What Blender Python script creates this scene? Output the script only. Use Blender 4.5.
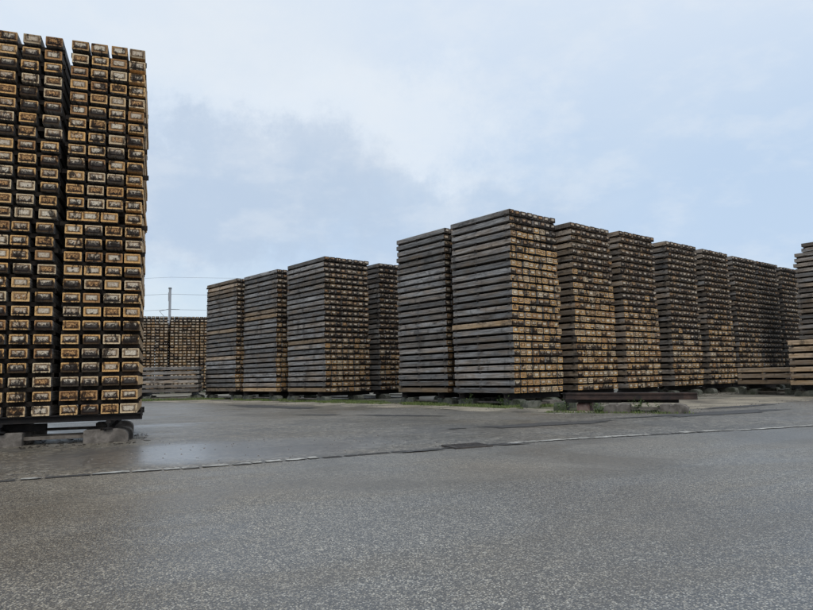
import bpy, math, random
from mathutils import Vector, Matrix, noise

random.seed(7)
R = math.radians
sc = bpy.context.scene
for o in list(bpy.data.objects):
    bpy.data.objects.remove(o)

# ------------------------------------------------------------------ camera
cam_d = bpy.data.cameras.new("camera")
cam = bpy.data.objects.new("camera", cam_d)
sc.collection.objects.link(cam)
sc.camera = cam
cam_d.sensor_width = 36.0
cam_d.lens = 36.0 * 657.0 / 813.0
cam_d.clip_start = 0.05
cam_d.clip_end = 3000
cam.matrix_world = (Matrix.Translation((0, 0, 0.9)) @ Matrix.Rotation(R(90 + 6.17), 4, 'X')
                    @ Matrix.Rotation(R(-1.18), 4, 'Z'))

# ------------------------------------------------------------------ colour management
sc.render.engine = 'CYCLES'
sc.view_settings.view_transform = 'Standard'
sc.view_settings.look = 'None'
sc.view_settings.gamma = 1
sc.view_settings.use_curve_mapping = False
sc.view_settings.exposure = 0.0

SUN_EL, SUN_AZ = 46.0, 160.0     # azimuth clockwise from +Y: behind the camera, slightly right

# ------------------------------------------------------------------ node helper
class NT:
    def __init__(self, tree):
        self.t = tree; self.n = tree.nodes; self.l = tree.links
    def new(self, typ, **kw):
        nd = self.n.new(typ)
        for k, v in kw.items():
            if k.startswith('i_'):
                nd.inputs[int(k[2:])].default_value = v
            else:
                setattr(nd, k, v)
        return nd
    def put(self, sock, v):
        if v is None: return
        if isinstance(v, (int, float)):
            sock.default_value = v
        elif isinstance(v, (tuple, list)):
            if len(v) == 3 and sock.type == 'RGBA': v = tuple(v) + (1,)
            sock.default_value = v
        else:
            self.l.new(v, sock)
    def math(self, op, a, b=None, c=None, clamp=False):
        nd = self.n.new('ShaderNodeMath'); nd.operation = op; nd.use_clamp = clamp
        self.put(nd.inputs[0], a); self.put(nd.inputs[1], b); self.put(nd.inputs[2], c)
        return nd.outputs[0]
    def vmath(self, op, a, b=None):
        nd = self.n.new('ShaderNodeVectorMath'); nd.operation = op
        self.put(nd.inputs[0], a); self.put(nd.inputs[1], b)
        return nd.outputs[1] if op in ('DOT_PRODUCT', 'LENGTH', 'DISTANCE') else nd.outputs[0]
    def mix(self, f, a, b, mode='MIX'):
        nd = self.n.new('ShaderNodeMix'); nd.data_type = 'RGBA'; nd.blend_type = mode
        self.put(nd.inputs[0], f); self.put(nd.inputs[6], a); self.put(nd.inputs[7], b)
        return nd.outputs[2]
    def ss(self, x, lo, hi, a=0.0, b=1.0):
        nd = self.n.new('ShaderNodeMapRange'); nd.interpolation_type = 'SMOOTHSTEP'
        self.put(nd.inputs[0], x); self.put(nd.inputs[1], lo); self.put(nd.inputs[2], hi)
        self.put(nd.inputs[3], a); self.put(nd.inputs[4], b)
        return nd.outputs[0]
    def noise(self, vec, scale, detail=2, rough=0.5, dist=0.0):
        nd = self.n.new('ShaderNodeTexNoise')
        self.put(nd.inputs['Vector'], vec)
        nd.inputs['Scale'].default_value = scale; nd.inputs['Detail'].default_value = detail
        nd.inputs['Roughness'].default_value = rough; nd.inputs['Distortion'].default_value = dist
        return nd.outputs[0]
    def voro(self, vec, scale, feature='F1', rnd=1.0):
        nd = self.n.new('ShaderNodeTexVoronoi'); nd.feature = feature
        self.put(nd.inputs['Vector'], vec); nd.inputs['Scale'].default_value = scale
        nd.inputs['Randomness'].default_value = rnd
        return nd
    def sep(self, v):
        nd = self.n.new('ShaderNodeSeparateXYZ'); self.put(nd.inputs[0], v); return nd.outputs
    def comb(self, x, y, z):
        nd = self.n.new('ShaderNodeCombineXYZ')
        self.put(nd.inputs[0], x); self.put(nd.inputs[1], y); self.put(nd.inputs[2], z)
        return nd.outputs[0]
    def attr(self, name):
        nd = self.n.new('ShaderNodeAttribute'); nd.attribute_name = name; return nd.outputs
    def bump(self, h, strength=0.3, dist=0.01):
        nd = self.n.new('ShaderNodeBump')
        self.put(nd.inputs['Strength'], strength); nd.inputs['Distance'].default_value = dist
        self.put(nd.inputs['Height'], h)
        return nd.outputs[0]

def material(name):
    m = bpy.data.materials.new(name); m.use_nodes = True
    nt = NT(m.node_tree)
    b = m.node_tree.nodes['Principled BSDF']
    return m, nt, b

# ------------------------------------------------------------------ world: overcast sky
world = bpy.data.worlds.new("World"); sc.world = world; world.use_nodes = True
w = NT(world.node_tree)
bg = world.node_tree.nodes['Background']
sky = w.new('ShaderNodeTexSky'); sky.sky_type = 'NISHITA'; sky.sun_disc = False
sky.sun_elevation = R(SUN_EL); sky.sun_rotation = R(SUN_AZ)
tc = w.new('ShaderNodeTexCoord').outputs['Generated']
dirn = w.vmath('NORMALIZE', tc)
warp = w.noise(dirn, 5.0, 6, 0.6)
wnode = w.new('ShaderNodeTexNoise'); w.put(wnode.inputs['Vector'], dirn)
wnode.inputs['Scale'].default_value = 4.5; wnode.inputs['Detail'].default_value = 9; wnode.inputs['Roughness'].default_value = 0.7
off = w.vmath('SUBTRACT', wnode.outputs[1], (0.5, 0.5, 0.5))
off = w.vmath('MULTIPLY', off, (0.46, 0.40, 0.30))
dw = w.vmath('ADD', dirn, off)
dz = w.sep(dirn)[2]
def blob(c, r0, r1, sq=(1, 1, 1)):
    v = w.vmath('SUBTRACT', dw, c)
    v = w.vmath('MULTIPLY', v, sq)
    return w.ss(w.vmath('LENGTH', v), r0, r1, 1.0, 0.0)
base = w.mix(w.ss(dz, 0.02, 0.16), (0.69, 0.815, 0.905, 1), (0.555, 0.70, 0.895, 1))
base = w.mix(w.ss(dz, 0.26, 0.52), base, (0.72, 0.82, 0.955, 1))
lowc = w.noise(w.vmath('MULTIPLY', dirn, (1.0, 1.0, 2.6)), 2.3, 5, 0.55, 0.3)
base = w.mix(w.math('MULTIPLY', w.ss(lowc, 0.46, 0.68), 0.28), base, (0.70, 0.80, 0.91, 1))
wl = blob((-0.44, 0.78, 0.42), 0.04, 0.46, (0.8, 1, 1.3))
base = w.mix(w.math('MULTIPLY', wl, 0.75), base, (0.77, 0.86, 0.965, 1))
w3 = blob((-0.20, 0.86, 0.46), 0.02, 0.24, (0.8, 1, 1.9))
base = w.mix(w.math('MULTIPLY', w3, 0.65), base, (0.80, 0.87, 0.95, 1))
w2 = blob((-0.06, 0.93, 0.36), 0.08, 0.19, (0.62, 1, 1.5))
base = w.mix(w.math('MULTIPLY', w2, 0.8), base, (0.82, 0.895, 0.98, 1))
dk = blob((-0.27, 0.92, 0.27), 0.10, 0.185, (0.5, 1, 1.5))
base = w.mix(w.math('MULTIPLY', dk, 0.62), base, (0.50, 0.61, 0.77, 1))
d3 = blob((0.02, 0.95, 0.235), 0.10, 0.20, (0.5, 1, 2.0))
base = w.mix(w.math('MULTIPLY', d3, 0.45), base, (0.53, 0.645, 0.80, 1))
lo = blob((-0.33, 0.94, 0.10), 0.03, 0.26, (1, 1, 2.2))
base = w.mix(w.math('MULTIPLY', lo, 0.55), base, (0.72, 0.84, 0.92, 1))
fine = w.noise(w.vmath('MULTIPLY', dirn, (1.0, 1.0, 2.0)), 9.0, 8, 0.6)
base = w.mix(w.math('MULTIPLY', w.ss(fine, 0.44, 0.68), 0.30), base, (0.86, 0.91, 0.96, 1))
behind = w.ss(w.sep(dirn)[1], -0.3, 0.35, 1.0, 0.0)
base = w.mix(behind, base, (0.66, 0.73, 0.82, 1))
nish = w.vmath('MULTIPLY', sky.outputs[0], (0.06, 0.06, 0.06))
col = w.mix(0.94, nish, base)
w.l.new(col, bg.inputs[0]); bg.inputs[1].default_value = 1.0

# ------------------------------------------------------------------ sun (soft, overcast)
sd = bpy.data.lights.new("sun", 'SUN'); sd.energy = 1.5; sd.angle = R(30); sd.color = (1.0, 0.96, 0.90)
so = bpy.data.objects.new("sun", sd); sc.collection.objects.link(so)
az, el = R(SUN_AZ), R(SUN_EL)
sdir = Vector((math.sin(az) * math.cos(el), math.cos(az) * math.cos(el), math.sin(el)))
so.rotation_euler = sdir.to_track_quat('Z', 'Y').to_euler()
so.location = (0, -5, 20)

# ------------------------------------------------------------------ materials
def mat_wood_side():
    m, n, b = material("sleeper_side_wood")
    v = n.attr('var'); vs = n.sep(v[1])
    uv = n.new('ShaderNodeTexCoord').outputs['UV']; u = n.sep(uv)
    grey = vs[1]; rnd = vs[0]
    z = n.math('MULTIPLY', rnd, 97.0)
    g1 = n.noise(n.comb(n.math('MULTIPLY', u[0], 1.6), n.math('MULTIPLY', u[1], 42.0), z), 1.0, 5, 0.65, 0.4)
    g2 = n.noise(n.comb(n.math('MULTIPLY', u[0], 1.1), n.math('MULTIPLY', u[1], 5.0), z), 1.3, 4, 0.6)
    st = n.noise(n.comb(n.math('MULTIPLY', u[0], 3.0), n.math('MULTIPLY', u[1], 7.0), n.math('ADD', z, 31.0)), 1.0, 5, 0.7)
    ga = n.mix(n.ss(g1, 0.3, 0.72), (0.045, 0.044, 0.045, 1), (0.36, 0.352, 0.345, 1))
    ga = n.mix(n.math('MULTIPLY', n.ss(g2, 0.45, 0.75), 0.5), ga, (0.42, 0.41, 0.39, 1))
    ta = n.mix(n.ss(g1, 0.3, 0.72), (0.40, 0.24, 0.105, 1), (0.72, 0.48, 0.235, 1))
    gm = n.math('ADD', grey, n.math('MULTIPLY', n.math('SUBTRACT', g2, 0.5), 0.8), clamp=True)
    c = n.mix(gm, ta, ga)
    tone = n.math('ADD', 0.42, n.math('MULTIPLY', n.math('FRACT', n.math('MULTIPLY', rnd, 7.31)), 0.85))
    c = n.mix(1.0, c, n.comb(tone, tone, n.math('MULTIPLY', tone, 1.0)), 'MULTIPLY')
    c = n.mix(n.math('MULTIPLY', n.ss(st, n.math('SUBTRACT', 0.66, n.math('MULTIPLY', vs[2], 0.2)), 0.72), 0.85), c, (0.018, 0.015, 0.013, 1))
    P = n.new('ShaderNodeNewGeometry').outputs['Position']
    wn = n.noise(n.vmath('MULTIPLY', P, (1.0, 1.0, 0.6)), 1.7, 6, 0.7, 0.4)
    c = n.mix(n.math('MULTIPLY', n.ss(wn, 0.52, 0.66, 0.0, 0.62), n.ss(grey, 0.15, 0.5, 0.2, 1.0)), c, (0.03, 0.026, 0.023, 1))
    wb = n.noise(n.vmath('ADD', P, (9.0, 4.0, 2.0)), 1.1, 5, 0.7, 0.3)
    c = n.mix(n.ss(wb, 0.54, 0.68, 0.0, 0.4), c, (0.17, 0.115, 0.065, 1))
    kn = n.voro(n.comb(n.math('MULTIPLY', u[0], 2.2), n.math('MULTIPLY', u[1], 5.5), z), 1.0).outputs[0]
    c = n.mix(n.ss(kn, 0.05, 0.10, 0.85, 0.0), c, (0.03, 0.022, 0.016, 1))
    n.put(b.inputs['Base Color'], c); b.inputs['Roughness'].default_value = 0.82
    n.put(b.inputs['Normal'], n.bump(g1, 0.5, 0.006))
    return m

def mat_wood_end():
    m, n, b = material("sleeper_end_wood")
    v = n.attr('var'); vs = n.sep(v[1]); rnd, grey, dark = vs[0], vs[1], vs[2]
    uv = n.new('ShaderNodeTexCoord').outputs['UV']; u = n.sep(uv)
    z = n.math('MULTIPLY', rnd, 61.0)
    p = n.comb(n.math('MULTIPLY', u[0], 1.8), u[1], z)
    a = n.noise(p, 2.6, 5, 0.65, 0.6)
    f = n.noise(p, 13.0, 4, 0.7)
    # growth rings around a pith somewhere below
    cx = n.math('SUBTRACT', n.math('MULTIPLY', u[0], 1.8), n.math('MULTIPLY', rnd, 1.8))
    cy = n.math('ADD', u[1], 0.35)
    rr = n.math('SQRT', n.math('ADD', n.math('MULTIPLY', cx, cx), n.math('MULTIPLY', cy, cy)))
    ring = n.math('SINE', n.math('ADD', n.math('MULTIPLY', rr, 60.0), n.math('MULTIPLY', a, 9.0)))
    h1 = n.math('FRACT', n.math('MULTIPLY', rnd, 13.7)); h2 = n.math('FRACT', n.math('MULTIPLY', rnd, 41.3))
    c = n.mix(h1, (0.86, 0.50, 0.19, 1), (0.86, 0.57, 0.27, 1))
    c = n.mix(n.ss(h2, 0.78, 0.84), c, (0.80, 0.64, 0.42, 1))
    c = n.mix(n.ss(h2, 0.16, 0.10), c, (0.48, 0.26, 0.11, 1))
    c = n.mix(n.math('MULTIPLY', n.ss(ring, -1, 1), 0.22), c, (0.26, 0.16, 0.07, 1))
    c = n.mix(n.ss(f, 0.45, 0.8, 0.0, 0.6), c, (0.26, 0.14, 0.055, 1))
    c = n.mix(grey, c, n.mix(f, (0.025, 0.023, 0.021, 1), (0.13, 0.118, 0.10, 1)))
    ck = n.noise(n.comb(n.math('MULTIPLY', u[0], 7.0), n.math('MULTIPLY', u[1], 1.2), z), 1.6, 4, 0.7, 1.2)
    c = n.mix(n.ss(n.math('ABSOLUTE', n.math('SUBTRACT', ck, 0.5)), 0.0, 0.018, 0.75, 0.0), c, (0.03, 0.018, 0.01, 1))
    # rust and creosote bleeding round the nail plate
    du = n.math('DIVIDE', n.math('ABSOLUTE', n.math('SUBTRACT', u[0], 0.5)), 0.385)
    dv = n.math('DIVIDE', n.math('ABSOLUTE', n.math('SUBTRACT', u[1], 0.52)), 0.33)
    d = n.math('MAXIMUM', du, dv)
    d = n.math('ADD', d, n.math('ADD', n.math('MULTIPLY', n.math('SUBTRACT', f, 0.5), 0.5), n.math('MULTIPLY', n.math('SUBTRACT', a, 0.5), 0.8)))
    rm = n.math('MULTIPLY', n.ss(d, 0.98, 1.22, 1.0, 0.0), n.ss(dark, 0.0, 0.35, 0.55, 0.92))
    c = n.mix(rm, c, n.mix(f, (0.02, 0.013, 0.009, 1), (0.13, 0.05, 0.02, 1)))
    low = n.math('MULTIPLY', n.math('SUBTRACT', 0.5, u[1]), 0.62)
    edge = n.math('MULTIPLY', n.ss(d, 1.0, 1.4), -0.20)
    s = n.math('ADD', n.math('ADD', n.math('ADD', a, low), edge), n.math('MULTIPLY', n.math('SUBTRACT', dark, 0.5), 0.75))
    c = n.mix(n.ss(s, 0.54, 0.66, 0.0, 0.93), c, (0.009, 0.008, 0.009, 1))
    P = n.new('ShaderNodeNewGeometry').outputs['Position']
    dr = n.noise(n.vmath('MULTIPLY', P, (1.0, 1.0, 0.5)), 5.2, 6, 0.7, 0.6)
    dr2 = n.noise(n.vmath('MULTIPLY', P, (1.0, 1.0, 0.6)), 24.0, 4, 0.7, 0.5)
    k = n.math('ADD', dr, n.math('MULTIPLY', n.math('SUBTRACT', dr2, 0.5), 0.35))
    c = n.mix(n.ss(k, 0.535, 0.61, 0.0, 0.92), c, (0.016, 0.012, 0.010, 1))
    c = n.mix(n.ss(dr2, 0.55, 0.78, 0.0, 0.4), c, (0.16, 0.08, 0.03, 1))
    n.put(b.inputs['Base Color'], c); b.inputs['Roughness'].default_value = 0.85; b.inputs['Specular IOR Level'].default_value = 0.12
    n.put(b.inputs['Normal'], n.bump(f, 0.5, 0.004))
    return m

def mat_plate():
    m, n, b = material("nail_plate_metal")
    v = n.attr('var'); vs = n.sep(v[1]); rnd, rust, dark = vs[0], vs[1], vs[2]
    uv = n.new('ShaderNodeTexCoord').outputs['UV']; u = n.sep(uv)
    z = n.math('MULTIPLY', rnd, 83.0)
    p = n.comb(n.math('MULTIPLY', u[0], 2.4), u[1], z)
    a = n.noise(p, 2.2, 5, 0.65, 0.5); f = n.noise(p, 3.6, 4, 0.6, 0.8)
    al = n.attr('dull')[2]
    c = n.mix(n.ss(f, 0.36, 0.6), (0.30, 0.24, 0.17, 1), (0.66, 0.63, 0.56, 1))
    c = n.mix(n.math('MULTIPLY', al, 0.62), c, n.mix(n.math('FRACT', n.math('MULTIPLY', rnd, 5.7)), (0.34, 0.20, 0.09, 1), (0.74, 0.63, 0.46, 1)))
    c = n.mix(n.ss(n.math('ADD', a, n.math('MULTIPLY', n.math('SUBTRACT', rust, 0.5), 0.9)), 0.5, 0.75), c,
              n.mix(n.ss(f, .35, .65), (0.05, 0.022, 0.012, 1), (0.62, 0.36, 0.16, 1)))
    pe = n.math('MAXIMUM', n.math('ABSOLUTE', n.math('SUBTRACT', u[0], 0.5)), n.math('ABSOLUTE', n.math('SUBTRACT', u[1], 0.5)))
    c = n.mix(n.ss(n.math('ADD', pe, n.math('MULTIPLY', n.math('SUBTRACT', f, 0.5), 0.5)), 0.38, 0.5, 0.0, 0.75), c, (0.05, 0.03, 0.02, 1))
    # punched teeth
    t = n.math('MULTIPLY', n.ss(n.math('SINE', n.math('MULTIPLY', u[0], 75.0)), 0.2, 0.6), n.ss(n.math('SINE', n.math('MULTIPLY', u[1], 26.0)), 0.0, 0.4))
    c = n.mix(n.math('MULTIPLY', t, 0.45), c, (0.05, 0.035, 0.025, 1))
    a2 = n.noise(n.vmath('ADD', p, (5.0, 3.0, 1.0)), 2.0, 5, 0.7, 0.6)
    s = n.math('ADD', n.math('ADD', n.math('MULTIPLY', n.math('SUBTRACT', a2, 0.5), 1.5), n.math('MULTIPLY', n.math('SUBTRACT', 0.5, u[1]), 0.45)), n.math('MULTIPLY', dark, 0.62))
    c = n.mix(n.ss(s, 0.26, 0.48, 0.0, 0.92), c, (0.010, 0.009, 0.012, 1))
    P = n.new('ShaderNodeNewGeometry').outputs['Position']
    dr = n.noise(n.vmath('MULTIPLY', P, (1.0, 1.0, 0.5)), 5.2, 6, 0.7, 0.6)
    dr2 = n.noise(n.vmath('MULTIPLY', P, (1.0, 1.0, 0.6)), 24.0, 4, 0.7, 0.5)
    k = n.math('ADD', dr, n.math('MULTIPLY', n.math('SUBTRACT', dr2, 0.5), 0.35))
    c = n.mix(n.ss(k, 0.535, 0.61, 0.0, 0.92), c, (0.016, 0.012, 0.010, 1))
    n.put(b.inputs['Base Color'], c); b.inputs['Specular IOR Level'].default_value = 0.12
    b.inputs['Metallic'].default_value = 0.0
    b.inputs['Roughness'].default_value = 0.75
    n.put(b.inputs['Normal'], n.bump(t, 0.4, 0.002))
    return m

def mat_simple(name, c1, c2, scale=6.0, rough=0.8, metal=0.0, c3=None, bump=0.3, s3=2.0, spec=0.5):
    m, n, b = material(name)
    oc = n.new('ShaderNodeTexCoord').outputs['Object']
    gi = n.new('ShaderNodeNewGeometry').outputs['Position']
    a = n.noise(gi, scale, 6, 0.65, 0.3)
    c = n.mix(n.ss(a, 0.35, 0.68), tuple(c1) + (1,), tuple(c2) + (1,))
    if c3:
        c = n.mix(n.ss(n.noise(gi, s3, 5, 0.65), 0.5, 0.68), c, tuple(c3) + (1,))
    n.put(b.inputs['Base Color'], c); b.inputs['Roughness'].default_value = rough
    b.inputs['Metallic'].default_value = metal
    b.inputs['Specular IOR Level'].default_value = spec
    n.put(b.inputs['Normal'], n.bump(n.noise(gi, scale * 9, 4, 0.7), bump, 0.01))
    return m

def mat_asphalt(name, yard=False):
    m, n, b = material(name)
    P = n.new('ShaderNodeNewGeometry').outputs['Position']
    ps = n.sep(P)
    P2 = n.comb(ps[0], ps[1], 0.0)
    v1 = n.voro(P2, 88.0 if yard else 118.0); cell = n.sep(v1.outputs[1])
    v2 = n.voro(P2, 270.0); cell2 = n.sep(v2.outputs[1])
    big = n.noise(P2, 0.42, 5, 0.6, 0.5)
    big2 = n.noise(n.comb(n.math('MULTIPLY', n.math('ADD', n.math('MULTIPLY', ps[0], 0.91), n.math('MULTIPLY', ps[1], 0.42)), 0.35),
                   n.math('SUBTRACT', n.math('MULTIPLY', ps[1], 0.91), n.math('MULTIPLY', ps[0], 0.42)), 3.0), 0.8, 5, 0.6, 0.3)
    med = n.noise(P2, 5.0, 5, 0.65)
    stone = n.mix(cell[1], (0.10, 0.097, 0.09, 1), (0.25, 0.235, 0.205, 1))
    stone = n.mix(n.ss(cell[0], 0.60, 0.68), stone, (0.60, 0.545, 0.435, 1))
    stone = n.mix(n.ss(cell[2], 0.90, 0.93), stone, (0.72, 0.70, 0.62, 1))
    binder = (0.042, 0.042, 0.044, 1)
    gap = n.ss(v1.outputs[0], 0.34, 0.66)
    c = n.mix(gap, stone, binder)
    c = n.mix(n.math('MULTIPLY', n.ss(cell2[0], 0.72, 0.85), 0.55), c, (0.34, 0.32, 0.27, 1))
    v3 = n.voro(P2, 34.0); c3 = n.sep(v3.outputs[1])
    c = n.mix(n.math('MULTIPLY', n.ss(c3[0], 0.84, 0.88), n.ss(v3.outputs[0], 0.25, 0.4, 0.5, 0.0)), c, (0.42, 0.40, 0.34, 1))
    m3 = n.noise(P2, 24.0, 5, 0.75, 0.3)
    c = n.mix(n.ss(m3, 0.36, 0.64, 0.55, 0.0), c, (0.05, 0.05, 0.05, 1))
    c = n.mix(n.ss(m3, 0.56, 0.72, 0.0, 0.35), c, (0.40, 0.375, 0.32, 1))
    # fines and dirt lying between the stones
    c = n.mix(n.math('MULTIPLY', n.ss(big2, 0.42, 0.66), 0.38), c, (0.19, 0.162, 0.125, 1))
    c = n.mix(n.math('MULTIPLY', n.ss(med, 0.5, 0.75), 0.25), c, (0.07, 0.07, 0.07, 1))
    tint = n.noise(P2, 0.22, 3, 0.5)
    warm = n.math('MAXIMUM', n.ss(n.math('ADD', ps[0], n.math('MULTIPLY', tint, 3.0)), 1.6, -1.2, 0.0, 0.8), n.ss(tint, 0.5, 0.65, 0.0, 0.5))
    c = n.mix(warm, c, n.mix(1.0, c, (1.0, 0.90, 0.76, 1), 'MULTIPLY'))
    rough = n.ss(big, 0.38, 0.64, 0.30, 0.55)
    hgt = n.math('ADD', n.math('SUBTRACT', 1.0, v1.outputs[0]), n.math('MULTIPLY', m3, 1.6))
    bs = 0.5
    if yard:
        v5 = n.voro(P2, 19.0); c5 = n.sep(v5.outputs[1])
        c = n.mix(n.math('MULTIPLY', n.ss(c5[0], 0.62, 0.7), n.ss(v5.outputs[0], 0.3, 0.5, 0.8, 0.0)), c, (0.42, 0.39, 0.33, 1))
        c = n.mix(n.math('MULTIPLY', n.ss(c5[1], 0.62, 0.7), n.ss(v5.outputs[0], 0.35, 0.55, 0.85, 0.0)), c, (0.03, 0.03, 0.03, 1))
        m4 = n.noise(P2, 6.0, 8, 0.85)
        c = n.mix(n.ss(m4, 0.38, 0.55, 0.75, 0.0), c, (0.045, 0.043, 0.04, 1))
        c = n.mix(n.ss(m4, 0.54, 0.66, 0.0, 0.55), c, (0.36, 0.34, 0.29, 1))
        c = n.mix(n.math('MULTIPLY', n.ss(n.noise(P2, 0.7, 5, 0.6, 0.8), 0.5, 0.62), 0.4), c, (0.045, 0.045, 0.045, 1))
        c = n.mix(n.math('MULTIPLY', n.ss(ps[1], 11.0, 17.0), n.ss(n.noise(P2, 1.3, 4, 0.6), 0.35, 0.6, 0.1, 0.5)), c, (0.20, 0.18, 0.15, 1))
        # standing film of water
        wx = n.math('ADD', n.math('MULTIPLY', n.math('ADD', ps[0], 2.6), 0.92), n.math('MULTIPLY', n.math('SUBTRACT', ps[1], 8.5), 0.38))
        wy = n.math('SUBTRACT', n.math('MULTIPLY', n.math('SUBTRACT', ps[1], 8.5), 0.92), n.math('MULTIPLY', n.math('ADD', ps[0], 2.6), 0.38))
        wn = n.noise(P2, 0.9, 5, 0.6, 0.3)
        dd = n.math('ADD', n.math('POWER', n.math('DIVIDE', wx, 2.2), 2.0), n.math('POWER', n.math('DIVIDE', wy, 1.25), 2.0))
        dd = n.math('ADD', dd, n.math('MULTIPLY', n.math('SUBTRACT', wn, 0.5), 1.6))
        wet = n.ss(dd, 0.1, 1.7, 1.0, 0.0)
        wet2 = n.ss(n.noise(n.vmath('MULTIPLY', P2, (0.35, 0.8, 1)), 0.9, 5, 0.6, 0.3), 0.54, 0.66, 0.0, 0.55)
        wet = n.math('MAXIMUM', wet, n.math('MULTIPLY', wet2, n.ss(ps[1], 7.5, 8.5)))
        c = n.mix(n.math('MULTIPLY', wet, 0.3), c, (0.12, 0.12, 0.125, 1))
        rough = n.mix(n.math('MULTIPLY', wet, 0.95), rough, (0.25, 0.25, 0.25, 1))
        bs = n.ss(wet, 0.0, 1.0, 0.8, 0.10)
    else:
        wl = n.ss(big, 0.42, 0.60, 0.55, 0.0)
        c = n.mix(n.math('MULTIPLY', wl, 0.35), c, (0.045, 0.047, 0.05, 1))
    n.put(b.inputs['Base Color'], c); n.put(b.inputs['Roughness'], rough)
    b.inputs['Specular IOR Level'].default_value = 0.7
    if yard:
        n.put(b.inputs['Coat Weight'], n.math('MULTIPLY', wet, 1.0)); b.inputs['Coat Roughness'].default_value = 0.33; b.inputs['Coat IOR'].default_value = 2.1
    else:
        n.put(b.inputs['Coat Weight'], n.math('MULTIPLY', n.ss(big2, 0.56, 0.40), 0.38)); b.inputs['Coat Roughness'].default_value = 0.4
    n.put(b.inputs['Normal'], n.bump(hgt, bs, 0.004))
    return m

def mat_gravel(name, c1, c2, green=0.0):
    m, n, b = material(name)
    P = n.new('ShaderNodeNewGeometry').outputs['Position']
    v1 = n.voro(P, 42.0); cell = n.sep(v1.outputs[1])
    c = n.mix(cell[0], tuple(c1) + (1,), tuple(c2) + (1,))
    c = n.mix(n.ss(n.noise(P, 0.9, 5, 0.6), 0.4, 0.68), c, (0.105, 0.095, 0.078, 1))
    if green:
        c = n.mix(n.math('MULTIPLY', n.ss(n.noise(P, 1.1, 5, 0.6), 0.4, 0.6), green), c, (0.045, 0.062, 0.018, 1))
    n.put(b.inputs['Base Color'], c); b.inputs['Roughness'].default_value = 0.85
    n.put(b.inputs['Normal'], n.bump(n.math('SUBTRACT', 1.0, v1.outputs[0]), 0.6, 0.015))
    return m

M_SIDE = mat_wood_side(); M_END = mat_wood_end(); M_PLATE = mat_plate()
M_LATH = mat_simple("old_lath_wood", (0.010, 0.008, 0.007), (0.034, 0.028, 0.023), 8.0, 0.85, spec=0.15)
M_BEAM = mat_simple("tarred_steel", (0.008, 0.008, 0.009), (0.024, 0.02, 0.018), 5.0, 0.7, spec=0.2)
M_RAIL = mat_simple("rusty_rail_steel", (0.035, 0.022, 0.018), (0.085, 0.05, 0.038), 4.0, 0.6, 0.2, (0.02, 0.017, 0.017))
M_CONC = mat_simple("old_concrete", (0.085, 0.074, 0.064), (0.19, 0.17, 0.15), 7.0, 0.85, 0, (0.06, 0.054, 0.048))
M_CONCR = mat_simple("red_stained_concrete", (0.12, 0.07, 0.06), (0.22, 0.16, 0.14), 7.0, 0.85, 0, (0.10, 0.035, 0.03))
M_MOSS = mat_simple("mossy_concrete", (0.06, 0.065, 0.05), (0.15, 0.15, 0.125), 6.0, 0.9, 0, (0.035, 0.045, 0.022))
M_TIE = mat_simple("worn_tie_steel", (0.10, 0.085, 0.07), (0.20, 0.175, 0.15), 6.0, 0.5, 0.4)
M_GALV = mat_simple("galvanised_steel", (0.30, 0.31, 0.33), (0.40, 0.41, 0.43), 3.0, 0.45, 0.5, None, 0.05)
M_WIRE = mat_simple("wire_metal", (0.16, 0.17, 0.18), (0.2, 0.21, 0.22), 3.0, 0.5, 0.5, None, 0.0)
M_HOLE = mat_simple("bolt_hole_dirt", (0.01, 0.01, 0.01), (0.02, 0.018, 0.015), 8.0, 0.9)
M_ASPH = mat_asphalt("coarse_asphalt")
M_YARD = mat_asphalt("old_yard_asphalt", True)
M_GRAV = mat_gravel("gravel_ground", (0.16, 0.145, 0.12), (0.36, 0.33, 0.27), 0.25)
M_VERGE = mat_gravel("mossy_verge", (0.10, 0.095, 0.06), (0.22, 0.20, 0.13), 0.85)
M_SAND = mat_gravel("sandy_shoulder", (0.24, 0.21, 0.16), (0.42, 0.37, 0.285), 0.0)
M_PATCH = mat_simple("asphalt_repair", (0.035, 0.035, 0.036), (0.085, 0.082, 0.078), 22.0, 0.5, 0, None, 0.4)
M_SEAM = mat_simple("edging_stone", (0.24, 0.23, 0.20), (0.58, 0.57, 0.53), 5.0, 0.7, 0, (0.10, 0.095, 0.085), 0.4, 2.5)
M_SEAMD = mat_simple("dirt_filled_joint", (0.018, 0.017, 0.016), (0.05, 0.045, 0.04), 14.0, 0.8)
M_IRON = mat_simple("cast_iron", (0.04, 0.036, 0.034), (0.10, 0.085, 0.075), 14.0, 0.55, 0.4)
def mat_leaf(name, a, b_):
    m, n, b = material(name)
    v = n.sep(n.attr('var')[1])
    n.put(b.inputs['Base Color'], n.mix(v[0], tuple(a) + (1,), tuple(b_) + (1,)))
    b.inputs['Roughness'].default_value = 0.6
    return m
M_GRASS = mat_leaf("grass_blades", (0.05, 0.085, 0.018), (0.16, 0.20, 0.055))
M_WEED = mat_leaf("weed_leaves", (0.04, 0.085, 0.02), (0.14, 0.19, 0.05))

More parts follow.
